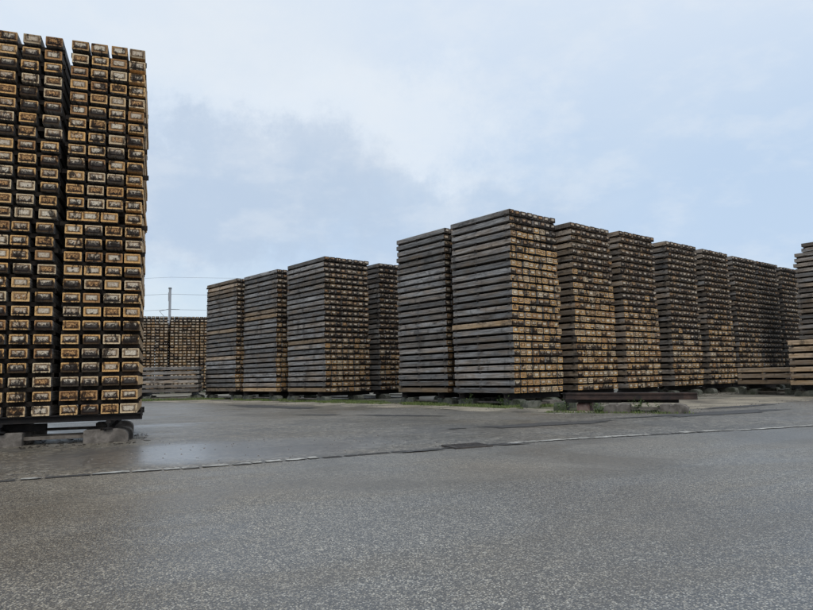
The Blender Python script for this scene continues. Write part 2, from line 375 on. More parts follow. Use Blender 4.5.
# ------------------------------------------------------------------ mesh builder
class MB:
    def __init__(self):
        self.v = []; self.f = []; self.m = []; self.uv = []; self.var = []; self.dull = None
    def face(self, pts, uvs=None, mat=0, var=(0, 0, 0)):
        i = len(self.v); self.v.extend(pts); n = len(pts)
        self.f.append(tuple(range(i, i + n))); self.m.append(mat)
        self.uv.extend(uvs if uvs else [(0, 0)] * n); self.var.extend([var] * n)
    def prism(self, prof, y0, y1, T=None, mats=(0, 0), var=(0, 0, 0), bow=0.0):
        """prof: (x,z) polygon counter-clockwise seen from -Y; extruded along local Y. mats = (side, end)"""
        T = T or Matrix.Identity(4)
        n = len(prof)
        xs = [p[0] for p in prof]; zs = [p[1] for p in prof]
        x0, x1, z0, z1 = min(xs), max(xs), min(zs), max(zs)
        A = [T @ Vector((p[0], y0, p[1])) for p in prof]
        B = [T @ Vector((p[0], y1, p[1])) for p in prof]
        eu = [((p[0] - x0) / (x1 - x0), (p[1] - z0) / (z1 - z0)) for p in prof]
        i = len(self.v); self.v.extend(A); self.v.extend(B)
        self.f.append(tuple(range(i, i + n))); self.m.append(mats[1]); self.uv.extend(eu); self.var.extend([var] * n)
        self.f.append(tuple(range(i + 2 * n - 1, i + n - 1, -1))); self.m.append(mats[1])
        self.uv.extend([eu[k] for k in range(n - 1, -1, -1)]); self.var.extend([var] * n)
        per = 0.0; L = y1 - y0
        for k in range(n):
            k2 = (k + 1) % n
            d = math.hypot(prof[k][0] - prof[k2][0], prof[k][1] - prof[k2][1])
            self.f.append((i + k2, i + k, i + n + k, i + n + k2)); self.m.append(mats[0])
            self.uv.extend([(0, per + d), (0, per), (L, per), (L, per + d)]); self.var.extend([var] * 4)
            per += d
    def box(self, x0, x1, y0, y1, z0, z1, T=None, mats=(0, 0), var=(0, 0, 0)):
        self.prism([(x0, z0), (x1, z0), (x1, z1), (x0, z1)], y0, y1, T, mats, var)
    def tube(self, p0, p1, r, n=8, mat=0, r1=None):
        p0, p1 = Vector(p0), Vector(p1); r1 = r if r1 is None else r1
        q = (p1 - p0).to_track_quat('Z', 'Y').to_matrix()
        A = []; B = []
        for k in range(n):
            a = 2 * math.pi * k / n
            d = q @ Vector((math.cos(a), math.sin(a), 0)); A.append(p0 + d * r); B.append(p1 + d * r1)
        i = len(self.v); self.v.extend(A + B)
        for k in range(n):
            k2 = (k + 1) % n
            self.f.append((i + k, i + k2, i + n + k2, i + n + k)); self.m.append(mat)
            self.uv.extend([(0, 0)] * 4); self.var.extend([(0, 0, 0)] * 4)
        self.f.append(tuple(range(i + n - 1, i - 1, -1))); self.m.append(mat); self.uv.extend([(0, 0)] * n); self.var.extend([(0, 0, 0)] * n)
        self.f.append(tuple(range(i + n, i + 2 * n))); self.m.append(mat); self.uv.extend([(0, 0)] * n); self.var.extend([(0, 0, 0)] * n)
    def build(self, name, mats, parent=None, loc=None, rot=None, smooth=False):
        me = bpy.data.meshes.new(name)
        me.from_pydata([tuple(p) for p in self.v], [], self.f)
        for m in (mats if isinstance(mats, (list, tuple)) else [mats]): me.materials.append(m)
        me.polygons.foreach_set('material_index', self.m)
        uvl = me.uv_layers.new(name='UVMap')
        uvl.data.foreach_set('uv', [c for p in self.uv for c in p])
        if self.dull is not None:
            da = me.attributes.new('dull', 'FLOAT', 'POINT'); da.data.foreach_set('value', self.dull + [0.0] * (len(self.v) - len(self.dull)))
        ca = me.color_attributes.new('var', 'FLOAT_COLOR', 'CORNER')
        ca.data.foreach_set('color', [c for p in self.var for c in (p[0], p[1], p[2], 1.0)])
        if smooth: me.polygons.foreach_set('use_smooth', [True] * len(me.polygons))
        me.update()
        o = bpy.data.objects.new(name, me); sc.collection.objects.link(o)
        if parent: o.parent = parent
        if loc is not None: o.location = loc
        if rot is not None: o.rotation_euler = (0, 0, rot)
        return o

def tag(o, label=None, cat=None, group=None, kind=None):
    if label: o['label'] = label
    if cat: o['category'] = cat
    if group: o['group'] = group
    if kind: o['kind'] = kind
    return o
def empty(name, loc, rz=0.0):
    o = bpy.data.objects.new(name, None); sc.collection.objects.link(o)
    o.location = loc; o.rotation_euler = (0, 0, rz); o.empty_display_size = 0.2
    return o
def copy_tree(o, parent=None):
    c = o.copy(); sc.collection.objects.link(c)
    if parent: c.parent = parent
    for ch in list(o.children): copy_tree(ch, c)
    return c

# ------------------------------------------------------------------ ground
def sheet(name, pts, mat, z, jitter=0.0, step=0.5, kind='structure', seed=0):
    rnd = random.Random(seed); out = []
    for a, b in zip(pts, pts[1:] + pts[:1]):
        a = Vector(a); b = Vector(b); L = (b - a).length
        n = max(1, int(L / step)) if jitter and L < 60 else 1
        nr = Vector((-(b - a).y, (b - a).x)) / max(L, 1e-6)
        for k in range(n):
            t = k / n
            p = a.lerp(b, t) + nr * (noise.noise(Vector((a.x + (b.x - a.x) * t, a.y + (b.y - a.y) * t, seed))) * jitter * 1.6 + rnd.uniform(-.25, .25) * jitter)
            out.append((p.x, p.y, z))
    mb = MB(); mb.face(out)
    me = mb.build(name, mat)
    if kind: me['kind'] = kind
    return me

mb = MB(); mb.face([(-900, -300, 0), (900, -300, 0), (900, 1500, 0), (-900, 1500, 0)])
tag(mb.build('ground', M_GRAV), kind='structure')
# seam line between the road and the older yard surface
SEAM = [(-40, -10.5), (-12, 2.4), (-3.77, 6.17), (-1.69, 7.08), (-0.11, 7.89), (2.0, 8.88), (6.17, 10.19), (14.0, 12.75), (40, 21.2)]
sheet('asphalt_road', [(-60, -40), (60, -40), (60, 27.7)] + SEAM[::-1], M_ASPH, 0.008)
YARD = [(-45, -10), (-45, 30)] + [(-24, 31.0), (-11.9, 29.6), (-7.09, 25.4), (-3.68, 22.4), (-0.25, 18.92), (2.13, 15.9), (3.6, 14.25), (4.9, 14.4), (6.95, 15.85), (11.7, 19.0), (17, 21.6), (40, 29)]
sheet('yard_asphalt', SEAM[::-1] + [(-44, -12.4)] + YARD, M_YARD, 0.004, 0.14, 0.45, seed=3)
# gravel shoulder and grassy verge in front of the stacks
sheet('gravel_shoulder', [(-11.5, 29.4), (-7, 25.0), (-3.5, 22.2), (0, 18.6), (2.4, 15.6), (4.2, 14.7), (7.0, 15.6), (11.7, 18.7), (17, 21.3), (26, 26), (24, 29), (12.5, 22.2), (7.5, 19.6),
      (4.8, 17.3), (3.9, 17.6), (0.6, 21.3), (-3.6, 25.4), (-7.6, 30.2), (-10.2, 33.5), (-12, 33)], M_SAND, 0.0065, 0.2, 0.4, seed=5)
sheet('grass_verge', [(-10.4, 32.8), (-7.2, 28.9), (-3.9, 25.2), (-0.1, 21.2), (2.3, 18.4), (3.6, 16.3), (4.6, 14.9), (6.0, 14.9), (6.6, 15.8), (4.9, 17.8), (4.9, 19.1),
      (2.6, 22.0), (-2.5, 27.0), (-8, 33.5)], M_VERGE, 0.0095, 0.22, 0.35, seed=8)
# dark repair patches
def blobpatch(name, cx, cy, rx, ry, ang, z, mat, seed):
    pts = []
    for k in range(150):
        a = 2 * math.pi * k / 150
        r = 1 + 0.55 * noise.noise(Vector((math.cos(a) * 1.9, math.sin(a) * 1.9, seed * 3.1))) + .34 * noise.noise(Vector((math.cos(a) * 7, math.sin(a) * 7, seed * 3.1))) + .2 * noise.noise(Vector((math.cos(a) * 22, math.sin(a) * 22, seed * 3.1)))
        x, y = rx * r * math.cos(a), ry * r * math.sin(a)
        pts.append((cx + x * math.cos(ang) - y * math.sin(ang), cy + x * math.sin(ang) + y * math.cos(ang), z))
    mb = MB(); mb.face(pts); return tag(mb.build(name, mat), kind='structure')
blobpatch('asphalt_patch', 2.45, 11.75, 1.35, 0.28, R(22), 0.012, M_PATCH, 1)
blobpatch('asphalt_patch', 6.3, 13.75, 2.1, 0.36, R(24), 0.012, M_PATCH, 2)
blobpatch('asphalt_patch', -4.4, 21.3, 2.2, 0.55, R(-47), 0.012, M_PATCH, 3)
blobpatch('asphalt_patch', -2.1, 16.1, 0.5, 0.22, R(-20), 0.012, M_PATCH, 4)
blobpatch('asphalt_patch', 0.78, 11.2, 0.16, 0.10, R(10), 0.012, M_PATCH, 5)
blobpatch('asphalt_patch', 1.3, 8.47, 0.24, 0.055, R(22), 0.020, M_PATCH, 6)
blobpatch('asphalt_patch', 0.12, 7.93, 0.30, 0.05, R(26), 0.020, M_PATCH, 7)
blobpatch('asphalt_patch', -0.2, 15.2, 1.1, 0.2, R(-30), 0.012, M_PATCH, 9)
blobpatch('asphalt_patch', 8.0, 16.0, 1.2, 0.2, R(30), 0.012, M_PATCH, 10)
# edging: pale flat stones with a dirt-filled joint, level with the asphalt
mbs = MB(); mbd = MB(); rnd = random.Random(4)
def seam_at(s):
    for a, b in zip(SEAM, SEAM[1:]):
        L = math.dist(a, b)
        if s <= L:
            t = s / L; d = Vector((b[0] - a[0], b[1] - a[1])) / L
            return Vector((a[0] + (b[0] - a[0]) * t, a[1] + (b[1] - a[1]) * t)), d
        s -= L
    return Vector(SEAM[-1]), Vector((0.9, 0.4))
total = sum(math.dist(a, b) for a, b in zip(SEAM, SEAM[1:]))
s = 22.0
while s < total - 20:
    L = rnd.choice((.12, .18, .26, .34, .2)) * rnd.uniform(.8, 1.2)
    p, d = seam_at(s); q, d2 = seam_at(s + L); nr = Vector((-d.y, d.x))
    ww = rnd.uniform(0.10, 0.15) if p.x < 1.5 else rnd.uniform(.13, .18); wob = 0.07 * noise.noise(Vector((s * 0.9, 2, 0))) + rnd.uniform(-.012, .012)
    show = .93 if p.x > 1.7 else (0.85 if p.x < -1.2 else .35)
    if rnd.random() < show and not (0.0 < p.x < 1.2):
        pts = []
        for t_ in (0, .2, .4, .6, .8, 1): pts.append(p.lerp(q, t_) + nr * (wob + rnd.uniform(0, .03)))
        for t_ in (1, .8, .6, .4, .2, 0): pts.append(p.lerp(q, t_) + nr * (wob + ww + rnd.uniform(-.04, .015)))
        mbs.face([(v.x, v.y, 0.016) for v in pts])
    dwid = rnd.choice((0.0, 0.006, 0.014, 0.022)) if p.x < 1.6 else rnd.uniform(0.002, 0.008)
    pts = [p - nr * (dwid - wob), q - nr * (dwid - wob), q + nr * (wob + 0.10), p + nr * (wob + 0.10)]
    mbd.face([(v.x, v.y, 0.0125) for v in pts])
    s += L + rnd.uniform(0.015, 0.05)
tag(mbs.build('edging_stones', M_SEAM), kind='structure'); tag(mbd.build('edging_joint', M_SEAMD), kind='structure')

# drain grate in the seam
gr = empty('drain_grate', (0.72, 8.38, 0.0), R(24))
tag(gr, 'dark cast iron drain grate set in the pale edging line across the asphalt', 'drain grate')
mb = MB()
for x0, x1, y0, y1 in ((-.26, .26, -.2, -.165), (-.26, .26, .165, .2), (-.26, -.225, -.165, .165), (.225, .26, -.165, .165)):
    mb.box(x0, x1, y0, y1, 0.001, 0.026)
mb.build('frame', M_IRON, gr)
mb = MB()
for k in range(11):
    x = -.2 + k * .04
    mb.box(x - .011, x + .011, -.16, .16, 0.014, 0.0235)
mb.box(-.22, .22, -.012, .012, 0.012, 0.0139)
mb.box(-.222, .222, -.163, .163, 0.0135 - .012, 0.0119, mats=(1, 1))
mb.build('grate_bars', [M_IRON, M_HOLE], gr)

# ------------------------------------------------------------------ sleepers
PZ, SH = 0.21, 0.142           # layer pitch, sleeper height
ORD = ['', 'first', 'second', 'third', 'fourth', 'fifth', 'sixth', 'seventh', 'eighth', 'ninth', 'tenth', 'eleventh', 'twelfth', 'thirteenth',
       'fourteenth', 'fifteenth', 'sixteenth', 'seventeenth', 'eighteenth', 'nineteenth', 'twentieth', 'twenty-first', 'twenty-second',
       'twenty-third', 'twenty-fourth', 'twenty-fifth', 'twenty-sixth', 'twenty-seventh', 'twenty-eighth']
def prof(wd, h=SH, c=0.012, r=None):
    j = (lambda: r.uniform(0.6, 1.8) * c) if r else (lambda: c)
    a, b = j(), j()
    x = wd / 2
    return [(-x + c * .6, 0), (x - c * .6, 0), (x, c * .6), (x, h - a), (x - a, h), (-x + b, h), (-x, h - b), (-x, c * .6)]
def plate_mesh(mb, wd, y, sgn, T, var, dull=0.0):
    pw, ph = wd * 0.345, SH * 0.27
    i0 = len(mb.v)
    zc = SH * 0.52
    y0, y1 = (y - 0.004, y - 0.0002) if sgn < 0 else (y + 0.0002, y + 0.004)
    mb.box(-pw, pw, y0, y1, zc - ph, zc + ph, T, (0, 0), var)
    if mb.dull is None: mb.dull = []
    mb.dull += [0.0] * (i0 - len(mb.dull)) + [dull] * (len(mb.v) - i0)
stuff_sl = MB()       # every sleeper beyond the 300 that show largest (slots: side, end, plate)
stuff_la = MB()
n_ind = [0, 0]

def sleeper(base, rz, wd, L, var, pvar, label=None, group=None, side=None):
    """one sleeper; base = near end centre at its underside, long axis = local +Y"""
    r = random.Random(int(var[0] * 1e6))
    if label:
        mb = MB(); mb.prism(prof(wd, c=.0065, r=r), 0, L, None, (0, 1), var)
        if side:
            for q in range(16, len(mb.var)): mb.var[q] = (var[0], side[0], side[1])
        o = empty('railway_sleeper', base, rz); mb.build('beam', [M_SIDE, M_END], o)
        tag(o, label, 'railway sleeper', group)
        for yy, sg in ((0, -1), (L, 1)):
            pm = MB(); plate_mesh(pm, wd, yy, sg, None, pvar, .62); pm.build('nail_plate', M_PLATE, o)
        n_ind[0] += 1
    else:
        T = Matrix.Translation(base) @ Matrix.Rotation(rz, 4, 'Z')
        stuff_sl.prism(prof(wd, c=0.008), 0, L, T, (0, 1), var)
        i = len(stuff_sl.m)
        for yy, sg in ((0, -1), (L, 1)): plate_mesh(stuff_sl, wd, yy, sg, T, pvar)
        for k in range(i, len(stuff_sl.m)): stuff_sl.m[k] = 2

def lath(p, rz, L, label=None, over=0.03, dz=0.0):
    """thin spacer lath between two layers, long axis local +X starting at p"""
    h = PZ - SH
    if label:
        mb = MB(); mb.box(-over, L + over, -0.028, 0.028, 0, h - 0.0005)
        o = mb.build('spacer_lath', M_LATH, None, p, rz); tag(o, label, 'wooden lath', 'laths between the sleeper layers'); n_ind[1] += 1
    else:
        T = Matrix.Translation(p) @ Matrix.Rotation(rz, 4, 'Z')
        stuff_la.box(-over, L + over, -0.028, 0.028, 0, h - 0.0005, T)

# ---- the tall left stack, transcribed column by column (rows from the top)
CODES = """mwrmwww wkwrmwm kmmmmwm mmrwmrw rkrwrwr mkkwkmw mrkmrwm krmtmtk
wmmmmkm mrkkkwk mkmtmkm rwkrrrk rmrmmmm rwwmwwm rmkwkrm wmrmkkm
wmwrmww kkrwwmk mwkkrwm mtkmwmm kmwmwrw mmkrkkk kmmmkmk kmmrkww
rkmkkwk kmrkkkk rmmrrmm mrwmkrw""".split()
assert len(CODES) == 28 and all(len(c) == 7 for c in CODES)
LOOK = {'w': ('pale plate', (0.05, 0.25), 0.15, 0.22), 'm': ('mottled plate', (0.36, 0.56), 0.5, 0.52),
        'k': ('blackened face', (0.66, 0.86), 0.4, 0.76), 'r': ('rusty plate', (0.35, 0.5), 0.95, 0.4), 't': ('clean tan face', (0.0, 0.05), 0.7, 0.05)}
COLN = ['leftmost column', 'second column from left', 'third column from left', 'middle column', 'third column from right',
        'second column from right', 'rightmost column']
RZL = R(20.5)
ux = Vector((math.cos(RZL), math.sin(RZL), 0)); uy = Vector((-math.sin(RZL), math.cos(RZL), 0))
D0 = Vector((-5.155, 9.785, 0))            # near left foot of column D
CX = [-0.862, -0.560, -0.243, 0.118, 0.398, 0.678, 0.958]
LBASE = 0.43
rl = random.Random(21)
for i in range(28):
    lay = 27 - i
    z = LBASE + lay * PZ
    shiftB = -0.05 if i >= 13 else 0.0
    for j in range(-3, 7):
        if j < 0:
            x = CX[0] + 0.285 * j + rl.uniform(-.01, .01); code = rl.choice('wmkr')
        else:
            x = CX[j] + rl.uniform(-.011, .011); code = CODES[i][j]
            if i == 13 and j in (4, 5): x -= 0.055 if j == 4 else 0.075
            if i == 6 + 1 and j == 2: x += 0.03
        if j in (1, 2) and 14 <= i <= 16: x -= 0.04
        nm, dr, rust, pdk = LOOK[code]
        v = (rl.random(), 0.10 + rl.uniform(0, .12) + (0.35 if i == 0 else 0.0), rl.uniform(*dr))
        pv = (rl.random(), min(1, rust + rl.uniform(-.1, .1)), min(1, max(0, pdk + rl.uniform(-.08, .08))))
        base = D0 + ux * x + uy * rl.uniform(-0.012, 0.012); base.z = z
        lab = None
        if j >= 0:
            lab = '%s, %s, %s layer from top, tall left stack' % (
                {'w': 'tan sleeper with pale plate', 'm': 'tan sleeper with mottled plate', 'k': 'sleeper with blackened end',
                 'r': 'tan sleeper with rusty plate', 't': 'clean tan sleeper end'}[code], COLN[j], ORD[i + 1])
        sleeper(base, RZL + rl.uniform(-.003, .003), 0.236 + rl.uniform(-.006, .006), 2.6 + rl.uniform(-.02, .02), v, pv, lab, 'sleepers in the tall left stack', (0.08, 0.2) if j == 6 else (0.95, 1.0))  # painted shade: sides facing the gaps darkened, the open right side stays tan
    if lay > 0:
        for part, x0, x1, nm in ((0, -0.012, 1.075, 'four right-hand columns'), (1, -1.02, -0.118, 'three left-hand columns')):
            for q, yy in enumerate((rl.uniform(.10, .2), 1.3, 2.42)):
                ov = 0.012 if q == 0 else 0.0
                if part == 0 and q == 0 and i in (5, 7, 9, 13, 15, 20): ov = 0.05 + (0.03 if i in (13, 9) else 0)
                p = D0 + ux * x0 + uy * yy; p.z = z - (PZ - SH)
                lath(p, RZL, x1 - x0, ('dark lath below %s layer from top of tall left stack, %s' % (ORD[i + 1], nm)) if q == 0 else None, ov)

# ---- the stacks across the yard
RZS = R(39.4)
def stack(corner, rz, ncol, nlay, L, z0, grey_of, front=None, side_phrase=None, ind=(), lath_ind=(), tan=(), seed=0, cp=0.266, skip_top=0, shift_top=None, tang=0.45):
    """corner: foot of the nearest corner of the end face; ends run along +ux, sleepers run along +uy"""
    r = random.Random(seed)
    a = Vector((math.cos(rz), math.sin(rz), 0)); b = Vector((-math.sin(rz), math.cos(rz), 0))
    c0 = Vector((corner[0], corner[1], 0))
    lean = r.uniform(-.006, .006)
    for k in range(nlay):
        z = z0 + k * PZ; t = k / max(1, nlay - 1)
        lay_off = r.uniform(-.018, .018) + lean * k * .3; lay_in = r.uniform(-.02, .02)
        gap = r.choice([None, None, None, 3, 4, 5])
        if shift_top and k >= nlay - shift_top[0]: lay_in -= shift_top[1]
        for c in range(ncol):
            x = cp * (c + 0.5) + lay_off + r.uniform(-.006, .006) + (0.0 if gap is None or c < gap else r.uniform(0.01, .035))
            y = lay_in + r.uniform(-.03, .03)
            g, eg, dk = grey_of(t, r)
            if c == 0 and k in tan: g = tang + r.uniform(-.12, .12)
            if c == 0 and k not in tan and len(ind): g = max(g, .8)
            if r.random() < 0.05: dk = 0.95
            p = c0 + a * x + b * y; p.z = z
            lab = None
            if c == 0 and k in ind:
                lab = '%s sleeper, %s layer up, long side of %s' % ('tan' if k in tan else 'grey', ORD[k + 1], side_phrase)
            # side greyness and end greyness differ: ends of separate sleepers use the same attribute blended
            v = (r.random(), g if c in (0, ncol - 1) and L else eg, dk)
            sleeper_mixed(p, rz + r.uniform(-.003, .003), cp - .042 + r.uniform(-.012, .012), L + r.uniform(-.02, .02), v[0], g, eg, dk,
                          (r.random(), r.uniform(.25, .75), max(0, min(1, dk * .8 + r.uniform(-.2, .05)))), lab)
        if k > 0:
            for q, yy in enumerate((0.12, L * 0.55, L - 0.14)):
                if q == 1: yy += r.uniform(-.05, .05)
                p = c0 + a * (-0.0) + b * yy; p.z = z - (PZ - SH)
                nm = ('near', 'middle', 'far')[q]
                lath(p, rz, ncol * cp + lay_off, ('%s dark lath below %s layer up in %s' % (nm, ORD[k + 1], side_phrase)) if k in lath_ind else None,
                     r.choice([0.0, 0.0, 0.008, 0.02, 0.045]) * (1 if q else .5))

def sleeper_mixed(base, rz, wd, L, rnd_, g, eg, dk, pvar, label):
    """sides and ends carry their own greyness"""
    r = random.Random(int(rnd_ * 1e6))
    if label:
        mb = MB(); T = None
        mb.prism(prof(wd, r=r), 0, L, None, (0, 1), (rnd_, g, dk))
        # first two faces are the ends
        n = 8
        for q in range(2 * n): mb.var[q] = (rnd_, eg, dk)
        o = empty('railway_sleeper', base, rz); mb.build('beam', [M_SIDE, M_END], o)
        tag(o, label, 'railway sleeper', 'sleepers in the stacks across the yard')
        for yy, sg in ((0, -1), (L, 1)):
            pm = MB(); plate_mesh(pm, wd, yy, sg, None, pvar, .25 + .55 * (1 - eg)); pm.build('nail_plate', M_PLATE, o)
        n_ind[0] += 1
    else:
        T = Matrix.Translation(base) @ Matrix.Rotation(rz, 4, 'Z')
        s0 = len(stuff_sl.var)
        stuff_sl.prism(prof(wd, c=0.008), 0, L, T, (0, 1), (rnd_, g, dk))
        for q in range(s0, s0 + 16): stuff_sl.var[q] = (rnd_, eg, dk)
        i = len(stuff_sl.m)
        for yy, sg in ((0, -1), (L, 1)): plate_mesh(stuff_sl, wd, yy, sg, T, pvar, .25 + .55 * (1 - eg))
        for q in range(i, len(stuff_sl.m)): stuff_sl.m[q] = 2

def tones(thresh, lowgrey, hi=0.85, sg=0.95, soot=0.0):
    """thresh: height fraction above which the ends are weathered dark; soot: how tarry the ends are overall"""
    def f(t, r):
        low = t < thresh + r.uniform(-.1, .1)
        eg = lowgrey if low else hi
        eg = min(1, max(0, eg + r.uniform(-.22, .22)))
        if t > .93: eg = 1.0
        dk = (r.choice((.05, .15, .25, .35, .45, .85)) if low else r.uniform(.4, .85)) + soot * r.uniform(.3, 1.0)
        return min(1, sg + r.uniform(-.08, .08)), eg, min(1, dk)
    return f

A_ = range
BZ = 0.37
stack((2.93, 18.19), RZS, 8, 25, 2.40, BZ, tones(.86, .18), side_phrase='the tallest centre stack', ind=A_(25), lath_ind=A_(1, 25), tan=(9,), seed=11)
stack((1.22, 20.47), RZS, 8, 25, 2.42, BZ, tones(.3, .6), side_phrase='the stack just left of the tallest', ind=A_(25), lath_ind=A_(1, 25), tan=(0,), seed=12)
stack((5.14, 20.03), RZS, 8, 25, 2.40, BZ, tones(.66, .22, sg=.7, soot=.08), seed=13)
stack((7.12, 21.43), RZS, 8, 25, 2.40, BZ, tones(.5, .30, sg=.72, soot=.15), seed=14)
stack((9.36, 23.27), RZS, 8, 25, 2.40, BZ, tones(.35, .35, sg=.8, soot=.25), seed=15)
stack((11.45, 25.00), RZS, 8, 25, 2.40, BZ, tones(.45, .35, sg=.8, soot=.35), seed=16)
stack((13.45, 26.72), RZS, 8, 25, 2.40, BZ, tones(.3, .5, sg=.85, soot=.35), seed=17)
stack((15.22, 28.17), RZS, 8, 25, 2.40, BZ, tones(.2, .6, sg=.9, soot=.45), seed=18)
stack((17.25, 29.95), RZS, 8, 25, 2.40, BZ, tones(.1, .7, sg=.9, soot=.5), seed=19)
stack((19.25, 31.55), RZS, 8, 25, 2.40, BZ, tones(.1, .7, sg=.9, soot=.5), seed=191)
stack((21.3, 33.2), RZS, 8, 26, 2.40, BZ, tones(.1, .7, sg=.9, soot=.5), seed=192)
stack((3.30, 22.25), RZS, 8, 25, 2.40, BZ, tones(.3, .6), seed=20)
stack((-3.13, 24.98), R(40.3), 8, 25, 2.80, BZ, tones(.35, .6, soot=-.05), side_phrase='the third stack left of the tallest', ind=A_(25), lath_ind=A_(1, 25), tan=(9, 0), seed=21)
stack((-5.53, 27.67), R(42), 8, 25, 2.86, BZ, tones(.5, .5), side_phrase='the fourth stack left of the tallest', ind=A_(22), lath_ind=A_(1, 11), tan=(0, 15, 16), seed=22)
stack((-7.85, 30.01), R(43), 8, 25, 2.98, BZ, tones(.5, .5), tan=(0, 7, 13, 21, 22, 23, 24), ind=(99,), seed=23, tang=.6)
stack((-1.12, 26.72), R(40), 8, 25, 2.60, BZ, tones(.3, .6, soot=.4), seed=24)
# right edge: tall stack in front of the row, and two low stacks
a50 = Vector((math.cos(RZS), math.sin(RZS), 0)); b50 = Vector((-math.sin(RZS), math.cos(RZS), 0))
c9 = Vector((15.9, 26.6, 0)) - b50 * 2.4
stack((c9.x, c9.y), RZS, 8, 25, 2.40, BZ, tones(.4, .5, sg=.85), seed=25)
p9 = c9 + a50 * 0.25 - b50 * .1
stack((p9.x, p9.y), RZS, 7, 2, 2.30, BZ + 25 * PZ, tones(.0, .7, sg=.9), seed=26)
c2 = Vector((12.1, 20.95, 0)) - b50 * 2.4
stack((c2.x, c2.y), RZS, 7, 7, 2.40, BZ, tones(.9, .3, sg=.45), side_phrase='the low tan stack at the right edge', ind=A_(7), tan=A_(7), seed=27, tang=.5)
c1 = Vector((11.85, 23.75, 0)) - b50 * 2.1
stack((c1.x, c1.y), RZS, 6, 3, 2.10, BZ, tones(.9, .4, sg=.5), tan=(0, 1, 2), ind=(99,), seed=28, tang=.6)
# far background stacks seen between the left stack and the yard row
for k, (x, y) in enumerate(((-21.3, 46.1), (-19.2, 46.78), (-17.17, 47.5), (-15.2, 48.22), (-13.2, 48.95))):
    stack((x, y), RZL, 7, 25, 2.5, BZ, tones(1.2, .72, .8, sg=.9, soot=-.25), seed=40 + k, cp=.288)
for k, (x, y) in enumerate(((-21.2, 49.4), (-19.1, 50.1), (-17.05, 50.8), (-15.0, 51.5))):  # second row added behind, mostly unseen, to darken gaps in the first
    stack((x, y), RZL, 7, 24, 2.5, BZ, tones(1.2, .72, .8, sg=.9, soot=-.25), seed=50 + k, cp=.285)
# low pile of sleepers lying side-on before them
c0_ = Vector((-10.0, 31.6, 0))
stack((c0_.x, c0_.y), R(10) + R(90), 6, 6, 2.9, BZ, tones(.5, .7, sg=.95, soot=.5), tan=(2,), ind=(99,), seed=50, tang=.8)

tag(stuff_sl.build('railway_sleepers', [M_SIDE, M_END, M_PLATE]), 'remaining weathered sleepers piled in tall stacks across the yard', 'railway sleepers', kind='stuff')
tag(stuff_la.build('spacer_laths', M_LATH), 'thin dark laths between the layers of the remaining sleeper stacks', 'wooden laths', kind='stuff')

# ------------------------------------------------------------------ bearers under the stacks
def ibeam(w_=0.12, h=0.14, tw=0.018, tf=0.02):
    x = w_ / 2; t = tw / 2
    return [(-x, 0), (x, 0), (x, tf), (t, tf), (t, h - tf), (x, h - tf), (x, h), (-x, h), (-x, h - tf), (-t, h - tf), (-t, tf), (-x, tf)]
def railprof(h=0.14):
    return [(-.065, 0), (.065, 0), (.065, .012), (.012, .03), (.009, h - .045), (.034, h - .036), (.036, h - .004), (.02, h), (-.02, h), (-.036, h - .004), (-.034, h - .036), (-.009, h - .045), (-.012, .03), (-.065, .012)]
# twin-block concrete sleeper: long axis local +X
def make_biblock(loc, rz, gap=1.0, bl=0.62, h=0.2, mat=None, mats=None):
    root = empty('concrete_sleeper', loc, rz)
    T = Matrix.Rotation(R(-90), 4, 'Z')
    for s in (0, 1):
        x0 = s * (bl + gap)
        m = mats[s] if mats else (mat or M_CONC)
        mb = MB()
        # section along the block: flat seat, sloped shoulder, rounded outer end
        pr = [(0, 0), (bl, 0), (bl, .09), (bl - .015, .135), (bl - .055, .172), (bl - .115, h - .008), (bl - .17, h), (bl * .52, h), (bl * .5, h - .025), (bl * .38, h - .025), (bl * .36, h - .004), (.03, h - .004), (0, h - .02)]
        if s == 0: pr = [(bl - p[0], p[1]) for p in pr][::-1]
        prf = [(p[0] + x0, p[1]) for p in pr]
        # chamfered width: three slabs stepped in towards the sides
        Trot = Matrix.Identity(4)
        core = MB()
        def ring(y, k, dz):
            cx_ = x0 + bl / 2
            return [Vector((cx_ + (px - cx_) * k, y, max(0.0, pz * (1 - dz)))) for px, pz in prf]
        ys = [(-.145, .995, .05), (-.135, 1, .0), (-.07, 1, 0), (.07, 1, 0), (.135, 1, .0), (.145, .995, .05)]
        rings = [ring(*q) for q in ys]
        n = len(prf)
        for q in rings: core.v.extend(q)
        for a_ in range(len(rings) - 1):
            for k in range(n):
                k2 = (k + 1) % n
                core.f.append((a_ * n + k2, a_ * n + k, (a_ + 1) * n + k, (a_ + 1) * n + k2)); core.m.append(0)
                core.uv.extend([(0, 0)] * 4); core.var.extend([(0, 0, 0)] * 4)
        core.f.append(tuple(range(n))); core.m.append(0); core.uv.extend([(0, 0)] * n); core.var.extend([(0, 0, 0)] * n)
        core.f.append(tuple(range(len(rings) * n - 1, (len(rings) - 1) * n - 1, -1))); core.m.append(0); core.uv.extend([(0, 0)] * n); core.var.extend([(0, 0, 0)] * n)
        blk = core.build('concrete_block', m, root)
        hb = MB()
        for hx in (0.22, bl - 0.24):
            hb.tube((x0 + hx, -.1385, 0.115), (x0 + hx, -.142, 0.115), 0.017, 8)
        hb.build('bolt_hole', M_HOLE, blk)
    mb = MB()
    mb.box(-.03, .03, bl - .05, bl + gap + .05, 0.075, 0.125, Matrix.Rotation(R(-90), 4, 'Z'))
    mb.build('tie_bar', M_TIE, root)
    return root
def beam(name, p, rz, L, pr, mat, label, cat, group):
    mb = MB(); mb.prism(pr, 0, L, Matrix.Rotation(R(-90), 4, 'Z'), (0, 0))
    return tag(mb.build(name, mat, None, p, rz), label, cat, group)

